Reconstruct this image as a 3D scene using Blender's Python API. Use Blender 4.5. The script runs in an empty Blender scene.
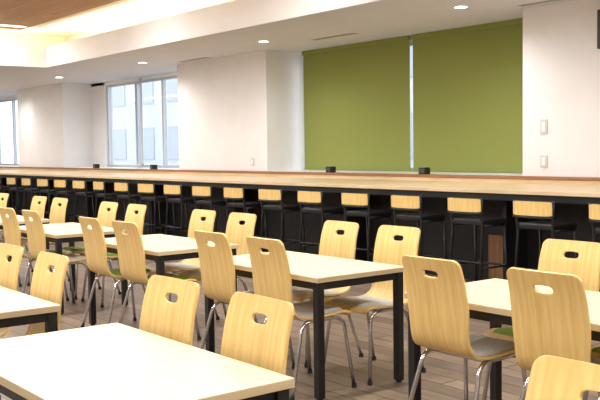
import bpy, bmesh, math, random
from mathutils import Vector, Matrix
random.seed(3)
SC=bpy.context.scene; COL=SC.collection
SC.view_settings.view_transform='Standard'

# ---------------- materials ----------------
def lin(c):
    return tuple(((x/255)/12.92 if x/255<=.04045 else ((x/255+.055)/1.055)**2.4) for x in c)+(1,)
def mat(name,c,rough=.5,metal=0,spec=.5):
    m=bpy.data.materials.new(name); m.use_nodes=True; b=m.node_tree.nodes['Principled BSDF']
    b.inputs['Base Color'].default_value=lin(c); b.inputs['Roughness'].default_value=rough
    b.inputs['Metallic'].default_value=metal; b.inputs['Specular IOR Level'].default_value=spec
    return m
def noisy(name,c1,c2,scale=(1,1,1),nscale=4,rough=.5,detail=4,spec=.5,dist=0,bump=0):
    m=mat(name,c1,rough,0,spec); nt=m.node_tree; N=nt.nodes; L=nt.links; b=N['Principled BSDF']
    tc=N.new('ShaderNodeTexCoord'); mp=N.new('ShaderNodeMapping'); mp.inputs['Scale'].default_value=scale
    nz=N.new('ShaderNodeTexNoise'); nz.inputs['Scale'].default_value=nscale; nz.inputs['Detail'].default_value=detail
    nz.inputs['Distortion'].default_value=dist
    cr=N.new('ShaderNodeValToRGB'); cr.color_ramp.elements[0].position=.35; cr.color_ramp.elements[1].position=.65
    cr.color_ramp.elements[0].color=lin(c1); cr.color_ramp.elements[1].color=lin(c2)
    L.new(tc.outputs['Object'],mp.inputs['Vector']); L.new(mp.outputs['Vector'],nz.inputs['Vector'])
    L.new(nz.outputs['Fac'],cr.inputs['Fac']); L.new(cr.outputs['Color'],b.inputs['Base Color'])
    if bump:
        bp=N.new('ShaderNodeBump'); bp.inputs['Strength'].default_value=bump; bp.inputs['Distance'].default_value=.01
        L.new(nz.outputs['Fac'],bp.inputs['Height']); L.new(bp.outputs['Normal'],b.inputs['Normal'])
    return m
def planks(name,c1,c2,mortar,rot,bw,bh,rough,msize=.004,grain=.45):
    m=mat(name,c1,rough); nt=m.node_tree; N=nt.nodes; L=nt.links; b=N['Principled BSDF']
    tc=N.new('ShaderNodeTexCoord'); mp=N.new('ShaderNodeMapping'); mp.inputs['Rotation'].default_value=(0,0,rot)
    br=N.new('ShaderNodeTexBrick'); br.inputs['Scale'].default_value=1; br.inputs['Brick Width'].default_value=bw
    br.inputs['Row Height'].default_value=bh; br.inputs['Mortar Size'].default_value=msize
    br.inputs['Color1'].default_value=lin(c1); br.inputs['Color2'].default_value=lin(c2); br.inputs['Mortar'].default_value=lin(mortar)
    nz=N.new('ShaderNodeTexNoise'); nz.inputs['Scale'].default_value=3; nz.inputs['Detail'].default_value=6
    mp2=N.new('ShaderNodeMapping'); mp2.inputs['Scale'].default_value=(1,12,1)
    mx=N.new('ShaderNodeMixRGB'); mx.blend_type='MULTIPLY'; mx.inputs['Fac'].default_value=grain
    cr=N.new('ShaderNodeValToRGB'); cr.color_ramp.elements[0].position=.3; cr.color_ramp.elements[0].color=(.5,.5,.5,1); cr.color_ramp.elements[1].position=.7
    L.new(tc.outputs['Object'],mp.inputs['Vector']); L.new(mp.outputs['Vector'],br.inputs['Vector'])
    L.new(mp.outputs['Vector'],mp2.inputs['Vector']); L.new(mp2.outputs['Vector'],nz.inputs['Vector'])
    L.new(nz.outputs['Fac'],cr.inputs['Fac']); L.new(br.outputs['Color'],mx.inputs['Color1']); L.new(cr.outputs['Color'],mx.inputs['Color2'])
    L.new(mx.outputs['Color'],b.inputs['Base Color'])
    return m
def emis(name,c,s):
    m=bpy.data.materials.new(name); m.use_nodes=True; b=m.node_tree.nodes['Principled BSDF']
    b.inputs['Base Color'].default_value=lin(c); b.inputs['Emission Color'].default_value=lin(c); b.inputs['Emission Strength'].default_value=s
    return m
M_wall=noisy('wall_paint',(233,232,233),(236,235,236),nscale=3,rough=.85,spec=.2)
M_ceil=noisy('ceiling_paint',(210,211,219),(213,214,222),nscale=2,rough=.9,spec=.1)
M_lip=noisy('cove_paint',(234,232,232),(237,235,235),nscale=2,rough=.9,spec=.1)
M_wceil=planks('wood_ceiling',(188,146,98),(172,130,86),(130,96,62),0,2.4,.12,.6,.003)
M_floor=planks('floor_planks',(156,136,118),(120,103,90),(66,55,47),0,1.2,.15,.35,.006,.8)
M_ply=noisy('chair_plywood',(232,200,130),(218,182,110),scale=(40,3,3),nscale=1.2,rough=.42,detail=5,dist=.3)
M_chrome=mat('chrome',(205,205,208),.18,1)
M_padg=noisy('pad_grey',(206,205,202),(190,190,188),nscale=60,rough=.8)
M_padn=noisy('pad_green',(136,168,72),(118,150,60),nscale=60,rough=.8)
M_rub=mat('rubber',(28,28,28),.7)
M_top=noisy('table_laminate',(231,211,178),(224,202,166),scale=(1.5,14,1),nscale=1.5,rough=.38,detail=5,dist=.2)
M_edge=noisy('table_edge',(208,186,148),(198,176,138),scale=(2,2,30),nscale=2,rough=.5)
M_blk=mat('black_metal',(20,19,20),.45)
M_blkp=noisy('black_panel',(17,16,17),(22,20,21),nscale=8,rough=.55)
M_bar=noisy('counter_top',(222,198,160),(210,184,144),scale=(1,14,1),nscale=2,rough=.4)
M_brn=noisy('brown_trim',(160,110,70),(142,96,60),scale=(1,14,14),nscale=3,rough=.5)
M_barwood=noisy('bar_wood_panel',(150,112,76),(130,92,60),scale=(12,12,1),nscale=3,rough=.5)
M_blind=noisy('green_blind',(143,151,85),(138,146,81),scale=(1,1,30),nscale=30,rough=.9,spec=.1)
M_alu=mat('window_aluminium',(200,204,210),.4,.2)
M_dark=mat('dark_grey',(60,60,64),.5)
M_white=mat('white_plastic',(240,238,234),.4)
M_plate=mat('switch_plate',(205,204,204),.4)
M_lamp=emis('lamp_glow',(255,250,238),9)
M_slot=emis('slot_glow',(255,246,228),6)
M_cove=emis('cove_led',(255,206,110),14)
M_bld=noisy('outside_building',(224,226,229),(212,215,219),nscale=2,rough=.8)
M_bwin=mat('outside_glass',(186,194,204),.15)
M_ground=noisy('outside_ground',(170,170,165),(150,152,148),nscale=2,rough=.9)
def glass():
    m=bpy.data.materials.new('window_glass'); m.use_nodes=True; nt=m.node_tree; N=nt.nodes; L=nt.links
    N.remove(N['Principled BSDF']); o=N['Material Output']
    t=N.new('ShaderNodeBsdfTransparent'); t.inputs['Color'].default_value=(.88,.91,.93,1)
    g=N.new('ShaderNodeBsdfGlossy'); g.inputs['Roughness'].default_value=.03
    mx=N.new('ShaderNodeMixShader'); mx.inputs['Fac'].default_value=.08
    L.new(t.outputs[0],mx.inputs[1]); L.new(g.outputs[0],mx.inputs[2]); L.new(mx.outputs[0],o.inputs['Surface'])
    return m
M_glass=glass()

# ---------------- mesh helpers ----------------
class MB:
    def __init__(s): s.bm=bmesh.new(); s.mats=[]
    def mi(s,m):
        if m not in s.mats: s.mats.append(m)
        return s.mats.index(m)
    def box(s,x0,x1,y0,y1,z0,z1,m,bev=0,rot=None):
        b=bmesh.new(); bmesh.ops.create_cube(b,size=1)
        for v in b.verts: v.co=Vector(((x0+x1)/2+v.co.x*(x1-x0),(y0+y1)/2+v.co.y*(y1-y0),(z0+z1)/2+v.co.z*(z1-z0)))
        if bev: bmesh.ops.bevel(b,geom=b.edges[:],offset=bev,segments=2,affect='EDGES',profile=.5)
        if rot is not None: bmesh.ops.transform(b,matrix=rot,verts=b.verts[:])
        s.merge(b,m)
    def merge(s,b,m,smooth=False):
        i=s.mi(m); mp={}
        for v in b.verts: mp[v]=s.bm.verts.new(v.co)
        for f in b.faces:
            try:
                nf=s.bm.faces.new([mp[v] for v in f.verts]); nf.material_index=i; nf.smooth=smooth or f.smooth
            except ValueError: pass
        b.free()
    def tube(s,pts,r,m,fil=.03,seg=10,closed=False):
        pts=[Vector(p) for p in pts]; path=[]
        n=len(pts)
        for i,p in enumerate(pts):
            if i in(0,n-1): path.append(p); continue
            a=(pts[i-1]-p); c=(pts[i+1]-p); d=min(fil,a.length*.45,c.length*.45)
            A=p+a.normalized()*d; C=p+c.normalized()*d
            for k in range(6):
                t=k/5; path.append((1-t)**2*A+2*t*(1-t)*p+t*t*C)
        b=bmesh.new(); rings=[]; up=None
        for i,p in enumerate(path):
            t=(path[min(i+1,len(path)-1)]-path[max(i-1,0)]).normalized()
            if up is None: up=t.orthogonal().normalized()
            up=(up-t*up.dot(t)).normalized(); w=t.cross(up)
            rings.append([b.verts.new(p+r*(math.cos(2*math.pi*k/seg)*up+math.sin(2*math.pi*k/seg)*w)) for k in range(seg)])
        for i in range(len(rings)-1):
            for k in range(seg):
                b.faces.new((rings[i][k],rings[i][(k+1)%seg],rings[i+1][(k+1)%seg],rings[i+1][k])).smooth=True
        b.faces.new(rings[0][::-1]); b.faces.new(rings[-1])
        s.merge(b,m)
    def cyl(s,x,y,z0,z1,r,m,seg=24):
        b=bmesh.new(); bmesh.ops.create_cone(b,cap_ends=True,segments=seg,radius1=r,radius2=r,depth=z1-z0,matrix=Matrix.Translation((x,y,(z0+z1)/2)))
        s.merge(b,m)
    def mesh(s,name):
        bmesh.ops.recalc_face_normals(s.bm,faces=s.bm.faces[:])
        me=bpy.data.meshes.new(name); s.bm.to_mesh(me); s.bm.free()
        for m in s.mats: me.materials.append(m)
        return me
def obj(name,me,loc=(0,0,0),rz=0,parent=None):
    o=bpy.data.objects.new(name,me); o.location=loc; o.rotation_euler=(0,0,rz); COL.objects.link(o)
    if parent: o.parent=parent
    return o
def bx(name,x0,x1,y0,y1,z0,z1,m,parent=None,bev=0):
    c=((x0+x1)/2,(y0+y1)/2,(z0+z1)/2)
    b=MB(); b.box(x0-c[0],x1-c[0],y0-c[1],y1-c[1],z0-c[2],z1-c[2],m,bev)
    return obj(name,b.mesh(name),c,parent=parent)
def empty(name,loc=(0,0,0)):
    e=bpy.data.objects.new(name,None); e.location=loc; COL.objects.link(e); return e

# ---------------- dining chair ----------------
PROF=[(.222,.425),(.205,.448),(.15,.458),(.06,.450),(-.04,.444),(-.12,.447),(-.175,.468),(-.203,.515),(-.212,.59),(-.218,.68),(-.236,.79),(-.27,.905)]
def cat(P,n=16):
    out=[]
    Q=[Vector(p) for p in P]; Q=[2*Q[0]-Q[1]]+Q+[2*Q[-1]-Q[-2]]
    for i in range(1,len(Q)-2):
        for k in range(n):
            t=k/n; a,b,c,d=Q[i-1:i+3]
            out.append(.5*((2*b)+(c-a)*t+(2*a-5*b+4*c-d)*t*t+(3*b-a-3*c+d)*t**3))
    out.append(Q[-2]); return out
SP=cat(PROF); AL=[0]
for i in range(1,len(SP)): AL.append(AL[-1]+(SP[i]-SP[i-1]).length)
LT=AL[-1]
def at(s):
    s=max(0,min(LT,s))
    for i in range(1,len(AL)):
        if AL[i]>=s-1e-9:
            t=(s-AL[i-1])/max(1e-9,AL[i]-AL[i-1]); p=SP[i-1].lerp(SP[i],t); d=(SP[i]-SP[i-1]).normalized(); return p,d
def halfw(s):
    f=s/LT
    w=.200-.016*math.exp(-((f-.56)/.12)**2)-.018*max(0,(f-.5))/.5
    r=.036
    for t in (s,LT-s):
        if t<r: w=w-r+math.sqrt(max(0,r*r-(r-t)**2))
    return w
def shell():
    b=bmesh.new()
    ss=[0,.0015,.005,.010,.018,.027,.036]
    n=22; e=LT-.055
    sh=LT-.078; hh=.018; hw=.047
    mid=[.055+(e-.15-.055)*k/n for k in range(1,n+1)]
    b0,b1=sh-.040,sh+.03
    rows=ss+[m for m in mid if m<b0-.015]+[b0+(b1-b0)*k/4 for k in range(5)]+[LT-x for x in ss]
    rows=sorted(rows)
    NX=16
    def P(xn,s,absx=None):
        w=halfw(s); x=absx if absx is not None else xn*w
        p,d=at(s); f=s/LT
        bow=.014*(1-(x/.2)**2)*max(0,min(1,(f-.5)/.2))
        dish=.008*(1-(x/.2)**2)*max(0,min(1,(.5-f)/.1))*min(1,f/.1)
        return Vector((x,p.x-bow,p.y-dish))
    V=[[None]*(NX+1) for _ in rows]
    c0,c1=NX//2-3,NX//2+3
    rb0=min(range(len(rows)),key=lambda i:abs(rows[i]-b0)); rb1=min(range(len(rows)),key=lambda i:abs(rows[i]-b1))
    for j,s in enumerate(rows):
        for i in range(NX+1):
            if rb0<j<rb1 and c0<i<c1: continue
            V[j][i]=b.verts.new(P(-1+2*i/NX,s))
    for j in range(len(rows)-1):
        for i in range(NX):
            if rb0<=j<rb1 and c0<=i<c1: continue
            b.faces.new((V[j][i],V[j][i+1],V[j+1][i+1],V[j+1][i]))
    loop=[(rb0,i) for i in range(c0,c1)]+[(j,c1) for j in range(rb0,rb1)]+[(rb1,i) for i in range(c1,c0,-1)]+[(j,c0) for j in range(rb1,rb0,-1)]
    outer=[V[j][i] for j,i in loop]; prev=outer
    cs=(b0+b1)/2
    for ring in (.5,1):
        cur=[]
        for (j,i) in loop:
            w=halfw(rows[j]); X=(-1+2*i/NX)*w; S=rows[j]
            px=X/(2*3/NX*w); py=(S-cs)/((b1-b0)/2)
            nn=(abs(px)**3.2+abs(py)**3.2)**(1/3.2)
            ix,iy=px/nn*hw, sh+py/nn*hh
            cur.append(b.verts.new(P(0,S+(iy-S)*ring,absx=X+(ix-X)*ring)))
        for k in range(len(loop)):
            k2=(k+1)%len(loop); b.faces.new((prev[k],prev[k2],cur[k2],cur[k]))
        prev=cur
    me=bpy.data.meshes.new('t'); bmesh.ops.recalc_face_normals(b,faces=b.faces[:]); b.to_mesh(me); b.free()
    o=bpy.data.objects.new('t',me); COL.objects.link(o)
    md=o.modifiers.new('s','SOLIDIFY'); md.thickness=.013; md.offset=0
    md=o.modifiers.new('b','BEVEL'); md.width=.003; md.segments=2; md.limit_method='ANGLE'; md.angle_limit=math.radians(50)
    dg=bpy.context.evaluated_depsgraph_get(); ev=o.evaluated_get(dg); b=bmesh.new(); b.from_mesh(ev.to_mesh())
    bpy.data.objects.remove(o)
    for f in b.faces: f.smooth=True
    return b
def pad():
    b=bmesh.new(); S0,S1=.04,.36; n=14; NX=12
    top=[]
    for j in range(n+1):
        s=S0+(S1-S0)*j/n; p,d=at(s); nrm=Vector((-d.y,d.x))
        if nrm.y<0: nrm=-nrm
        r1=[]
        for i in range(NX+1):
            xn=-1+2*i/NX; yn=-1+2*j/n
            w=.178*(1-.12*abs(yn)**5)
            e=max(0,(1-abs(xn)**6)*(1-abs(yn)**6))
            x=xn*w; dish=.008*(1-(x/.2)**2)
            base=Vector((x,p.x,p.y-dish))
            r1.append(b.verts.new(base+Vector((0,nrm.x,nrm.y))*(.008+.018*e**.5)))
        top.append(r1)
    for j in range(n):
        for i in range(NX): b.faces.new((top[j][i],top[j][i+1],top[j+1][i+1],top[j+1][i])).smooth=True
    return b
def chair_mesh(padm):
    m=MB(); m.merge(shell(),M_ply,True); m.merge(pad(),padm,True)
    for s in (-1,1):
        m.tube([(s*.215,.215,.012),(s*.175,.165,.425),(s*.175,-.13,.425),(s*.222,-.245,.012)],.011,M_chrome,fil=.07)
        m.cyl(s*.215,.215,0,.025,.015,M_rub,14); m.cyl(s*.222,-.245,0,.025,.015,M_rub,14)
    m.tube([(-.175,.10,.425),(.175,.10,.425)],.009,M_chrome); m.tube([(-.175,-.08,.425),(.175,-.08,.425)],.009,M_chrome)
    return m.mesh('dining_chair')
CH={'g':chair_mesh(M_padg),'n':chair_mesh(M_padn)}
def chair(x,y,face,k='g'):
    obj('dining_chair',CH[k],(x,y,0),(0 if face>0 else math.pi)+random.uniform(-.03,.03))

# ---------------- dining table ----------------
def table_mesh(L,W):
    m=MB(); H=.70
    m.box(-L/2,L/2,-W/2,W/2,H-.006,H,M_top,.002)
    m.box(-L/2,L/2,-W/2,W/2,H-.030,H-.0061,M_edge,.001)
    a=.02
    for sy in(-1,1): m.box(-L/2+a,L/2-a,sy*(W/2-.035)-.012,sy*(W/2-.035)+.012,H-.075,H-.031,M_blk)
    for sx in(-1,1): m.box(sx*(L/2-.035)-.012,sx*(L/2-.035)+.012,-W/2+a,W/2-a,H-.075,H-.031,M_blk)
    for sx in(-1,1):
        for sy in(-1,1):
            x=sx*(L/2-.035); y=sy*(W/2-.035)
            m.box(x-.023,x+.023,y-.023,y+.023,.012,H-.031,M_blk,.003); m.cyl(x,y,0,.012,.018,M_rub,14)
    return m.mesh('dining_table')
TB=table_mesh(1.2,.69)
YB0,YB1=3.10,3.79; YA1=1.68; YA0=.99
rowB=[-2.50,-4.37,-6.14,-7.91,-9.68,-11.45,-13.22,-15.0]
for i,x in enumerate(rowB):
    obj('dining_table',TB,(x,(YB0+YB1)/2,0))
    kk='n' if i in(2,5) else 'g'
    for s in(-.29,.29):
        chair(x+s-(.03 if (i<2 and s<0) or i==1 else -.01),3.26,1,kk)
        chair(x+s,3.78,-1,'n' if i in(0,3) else 'g')
obj('dining_table',TB,(-.62,(YB0+YB1)/2,0)); chair(-.9,3.26,1); chair(-.3,3.78,-1)
for x in (-.86,-2.76,-4.53,-6.3):
    obj('dining_table',TB,(x,(YA0+YA1)/2,0))
    for s in(-.29,.29):
        chair(x+s,1.51,-1,'g')

# ---------------- bar stools ----------------
def stool_mesh():
    m=MB()
    for s in(-1,1):
        m.tube([(s*.205,-.21,.0),(s*.185,-.165,.66),(s*.208,-.20,.93)],.014,M_blk,fil=.05)
        m.tube([(s*.205,.19,.0),(s*.18,.15,.665)],.014,M_blk)
        m.tube([(s*.18,.15,.665),(s*.185,-.165,.665)],.013,M_blk)
        m.tube([(s*.20,.18,.27),(s*.20,-.195,.27)],.010,M_blk)
    m.tube([(-.20,.18,.27),(.20,.18,.27)],.011,M_blk); m.tube([(-.20,-.195,.32),(.20,-.195,.32)],.010,M_blk)
    m.box(-.195,.195,-.175,.18,.672,.725,M_blk,.015)
    def board(y,z0,z1,w,th,mt,bow=.03):
        b=bmesh.new(); n=14; R=[]
        for i in range(n+1):
            xn=-1+2*i/n; x=xn*w; yy=y-bow*(1-xn*xn); e=.006*abs(xn)**12
            R.append([b.verts.new((x,yy+(0 if k in(0,1) else th),(z0+e) if k in(0,3) else (z1-e))) for k in range(4)])
        for i in range(n):
            for k in range(4): b.faces.new((R[i][k],R[i][(k+1)%4],R[i+1][(k+1)%4],R[i+1][k])).smooth=False
        b.faces.new(R[0]); b.faces.new(R[-1][::-1]); m.merge(b,mt)
    board(-.214,.800,.925,.205,.012,M_ply)
    board(-.200,.785,.932,.215,.012,M_blk)
    m.tube([(-.208,-.205,.785),(-.1,-.232,.785),(.1,-.232,.785),(.208,-.205,.785)],.011,M_blk)
    return m.mesh('bar_stool')
ST=stool_mesh()
for k in range(-2,22):
    obj('bar_stool',ST,(-4.86-k*.78,6.66,0),random.uniform(-.08,.08))

# ---------------- room shell ----------------
XW,XE,YS=-27,3.0,-4.0
YP,YW=8.2,8.9; ZC=2.94; ZU=3.55; YE=6.5; ZL=1.077; XT=-15.5
bx('floor',XW,XE,YS,9.1,-.1,0,M_floor)
bx('wall_west',XW-.2,XW,YS,9.1,0,3.8,M_wall); bx('wall_east',XE,XE+.2,YS,9.1,0,3.8,M_wall)
bx('wall_south',XW-.2,XE+.2,YS-.2,YS,0,3.8,M_wall)
XC=XT+.2
bx('ceiling_wood',XC,XE,YS,5.95,ZU,ZU+.2,M_wceil)
bx('ceiling_cove',XT-.7,XE,YS,7.3,ZU+.201,ZU+.3,M_lip)
bx('ceiling_cove_edge',XT-.7,XE,5.951,7.3,ZU+.06,ZU+.2,M_lip)
bx('ceiling_cove_end',XT-.7,XC-.001,YS,5.95,ZU+.06,ZU+.2,M_lip)
bx('trim_cove_back',XT-.7,XE,7.2,7.3,ZC+.12,ZU+.06,M_lip)
bx('trim_cove_west',XT-.8,XT-.7,YS,7.3,ZC+.12,ZU+.06,M_lip)
bx('ceiling_low',XW,XE,YE,9.1,ZC,ZC+.12,M_ceil)
bx('ceiling_low_west',XW,XT,YS,YE-.001,ZC,ZC+.12,M_ceil)
bx('trim_cove_lip',XT,XE,YE-.04,YE-.001,ZC,3.31,M_lip)
bx('trim_cove_lip_west',XT,XT+.04,YS,YE-.041,ZC,3.31,M_lip)
bx('wall_north_low',XW,XE,YW,9.1,0,ZL,M_wall)
pill=[(-6.31,XE),(-13.82,-11.16),(-21.45,-18.78)]
for i,(a,b) in enumerate(pill): bx('wall_pillar_%d'%(i+1),a,b,YP,9.1,0,ZC,M_wall)
bx('wall_reveal_1',-18.78,-18.15,YW,9.1,ZL,ZC,M_wall); bx('trim_header',XW,XE,YW,9.1,2.88,ZC,M_wall)
for i,(a,b) in enumerate([(-11.16,-6.31),(-18.78,-13.82),(XW,-21.45)]):
    bx('trim_sill_%d'%(i+1),a,b,YP,YW+.02,ZL-.04,ZL,M_white)
def window(name,x0,x1,z0,z1,y,mull):
    e=empty(name,((x0+x1)/2,y,(z0+z1)/2)); t=.05
    def p(n,a,b,c,d,z_0,z_1,m):
        o=bx(n,a,b,c,d,z_0,z_1,m); o.parent=e; o.matrix_parent_inverse=Matrix.Translation(-e.location)
        return o
    p('frame_bottom',x0,x1,y-.04,y+.04,z0,z0+t,M_alu); p('frame_top',x0,x1,y-.04,y+.04,z1-t,z1,M_alu)
    for i,x in enumerate([x0]+mull+[x1]):
        p('mullion_%d'%i,x-t/2,x+t/2,y-.04,y+.04,z0+t,z1-t,M_alu)
    p('glass',x0,x1,y-.004,y+.004,z0+t,z1-t,M_glass)
    return e
window('window_1',-11.1,-6.4,ZL,2.88,9.0,[-9.5,-8.0])
window('window_2',-18.12,-13.85,ZL,2.88,9.0,[-16.8,-15.7,-14.8])
window('window_3',-26.9,-21.5,ZL,2.88,9.0,[-25,-23.8,-22.4])
m=MB(); w=1.0
for a,b,c,d in ((0,w,0,.05),(0,w,1.70,1.75),(0,.05,0,1.75),(w-.05,w,0,1.75)): m.box(a,b,-.02,.02,c,d,M_alu)
m.box(.05,w-.05,-.003,.003,.05,1.70,M_glass)
obj('window_4_open_sash',m.mesh('sash'),(-16.75,8.93,ZL+.03),math.radians(-22))
def blind(x0,x1):
    m=MB(); c=(x0+x1)/2; h=(x1-x0)/2
    m.box(-h,h,-.002,.002,ZL+.04,ZC-.06,M_blind); m.box(-h,h,-.012,.012,ZL+.012,ZL+.045,M_blind,.004)
    m.box(-h,h,-.03,.03,ZC-.07,ZC-.002,M_blind,.005)
    m.tube([(h+.012,-.01,ZC-.05),(h+.012,-.01,1.3)],.003,M_white,seg=6)
    obj('roller_blind',m.mesh('roller_blind'),(c,8.80,0))
blind(-10.98,-8.66); blind(-8.60,-6.42)

# ---------------- bar counter ----------------
m=MB()
YC=6.70
m.box(XW+.02,XE-.02,YC,8.06,.965,1.0,M_bar,.003)
m.box(XW+.02,XE-.02,8.06,YP-.002,.85,ZL-.035,M_bar,.002)
m.box(XW+.02,XE-.02,8.05,YP-.002,ZL-.034,ZL,M_brn,.004)
m.box(XW+.02,XE-.02,7.25,7.29,.0,.964,M_blkp)
m.box(XW+.02,XE-.02,YC+.03,YC+.06,.90,.964,M_blk)
x=-3.2
while x>XW:
    m.box(x-.02,x+.02,6.92,7.25,.0,.964,M_blkp); x-=2.34
m.box(-6.0,-5.8,7.235,7.25,.05,.50,M_barwood)
obj('bar_counter',m.mesh('bar_counter'))
for x in (-9.55,-7.75,-14.6,-17.0):
    m=MB(); m.box(-.055,.055,-.05,.05,0,.085,M_blk,.006); m.box(-.04,.04,-.053,-.049,.02,.07,M_dark)
    obj('power_outlet_box',m.mesh('outlet'),(x,8.12,ZL))
def plate(name,x,z,w,h):
    m=MB(); m.box(-w/2,w/2,-.012,0,-h/2,h/2,M_plate,.003); m.box(-w/4,w/4,-.017,-.011,-h/3,h/3,M_white,.002)
    obj(name,m.mesh(name),(x,YP-.0005,z))
plate('light_switch',-6.02,1.62,.09,.16); plate('wall_outlet',-6.02,1.24,.09,.13); plate('wall_outlet',-11.55,1.22,.08,.12)
m=MB(); m.box(-.06,.06,-.05,0,-.2,.2,M_dark,.01); obj('wall_speaker',m.mesh('wall_speaker'),(-5.28,YP,2.60))

# ---------------- ceiling fixtures ----------------
K=.92
for x in (-3.0,-6.6,-10.25,-13.8,-17.3,-20.9):
    m=MB(); m.cyl(0,0,-.006,0,.085,M_white,32); m.cyl(0,0,-.009,-.004,.065,M_lamp,32)
    o=obj('downlight',m.mesh('downlight'),(x,7.5,ZC))
    l=bpy.data.lights.new('bulb','SPOT'); l.energy=95*K; l.spot_size=math.radians(155); l.spot_blend=.9; l.shadow_soft_size=.06; l.color=(1,.98,.96)
    lo=bpy.data.objects.new('bulb',l); COL.objects.link(lo); lo.parent=o; lo.location=(0,0,-.02)
for x in (-9.3,-5.75,-12.9):
    m=MB()
    for k in range(3): m.box(-.45,.45,-.05+k*.04,-.035+k*.04,-.004,0,M_dark)
    m.box(-.47,.47,-.065,.06,-.002,0,M_white)
    obj('air_vent',m.mesh('air_vent'),(x,8.0,ZC))
for x in (-14.8,-11.2,-7.6,-4.0,-.4):
    m=MB(); m.box(-.07,.07,-4,4,-.008,0,M_slot); m.box(-.085,-.07,-4,4,-.014,0,M_white); m.box(.07,.085,-4,4,-.014,0,M_white)
    o=obj('linear_ceiling_light',m.mesh('linear_light'),(x,1.85,ZU))
    l=bpy.data.lights.new('tube','AREA'); l.shape='RECTANGLE'; l.size=.14; l.size_y=7.6; l.energy=250*K; l.color=(1,.985,.97)
    lo=bpy.data.objects.new('tube',l); COL.objects.link(lo); lo.parent=o; lo.location=(0,0,-.03)
for y in (-2,2,5.5):
    m=MB(); m.box(-3.5,3.5,-.07,.07,-.008,0,M_slot)
    o=obj('linear_ceiling_light',m.mesh('linear_light'),(-21,y,ZC))
    l=bpy.data.lights.new('tube','AREA'); l.shape='RECTANGLE'; l.size=6.8; l.size_y=.14; l.energy=110*K; l.color=(1,.985,.97)
    lo=bpy.data.objects.new('tube',l); COL.objects.link(lo); lo.parent=o; lo.location=(0,0,-.03)
bx('cove_led_strip',XT+.1,XE-.1,6.62,6.68,ZC+.121,ZC+.15,M_cove)
l=bpy.data.lights.new('cove_light','AREA'); l.shape='RECTANGLE'; l.size=18; l.size_y=.1; l.energy=190; l.color=(1,.75,.38)
lo=bpy.data.objects.new('cove_light',l); COL.objects.link(lo); lo.location=((XT+XE)/2,6.65,ZC+.18); lo.rotation_euler=(math.pi+math.radians(-12),0,0)
l=bpy.data.lights.new('cove_light','AREA'); l.shape='RECTANGLE'; l.size=.1; l.size_y=10; l.energy=105; l.color=(1,.75,.38)
lo=bpy.data.objects.new('cove_light',l); COL.objects.link(lo); lo.location=(XT-.18,1.3,ZC+.18); lo.rotation_euler=(math.pi,0,0)

# ---------------- outside ----------------
bx('outside_ground',-60,30,9.2,60,-.3,-.1,M_ground)
m=MB(); m.box(-45,-20,22,30,0,9,M_bld)
for i in range(8):
    for j in range(3): m.box(-44+i*3,-42.4+i*3,21.95,22.0,1+j*2.8,2.6+j*2.8,M_bwin)
obj('outside_building',m.mesh('outside_building'))
w=bpy.data.worlds.new('World'); SC.world=w; w.use_nodes=True
w.node_tree.nodes['Background'].inputs['Color'].default_value=(.94,.96,1,1); w.node_tree.nodes['Background'].inputs['Strength'].default_value=2.8

# ---------------- camera ----------------
yaw,pt,r=math.radians(51.63),math.radians(3.26),math.radians(.78)
f0=Vector((-math.sin(yaw),math.cos(yaw),0)); rt=Vector((math.cos(yaw),math.sin(yaw),0)); z=Vector((0,0,1))
fw=f0*math.cos(pt)-z*math.sin(pt); up=z*math.cos(pt)+f0*math.sin(pt)
R=rt*math.cos(r)-up*math.sin(r); U=rt*math.sin(r)+up*math.cos(r)
cam=bpy.data.objects.new('camera',bpy.data.cameras.new('camera')); COL.objects.link(cam)
mw=Matrix.Identity(4)
for i in range(3): mw[i][0]=R[i]; mw[i][1]=U[i]; mw[i][2]=-fw[i]
mw[2][3]=1.41; cam.matrix_world=mw
cam.data.sensor_width=36; cam.data.lens=36*891/600; SC.camera=cam
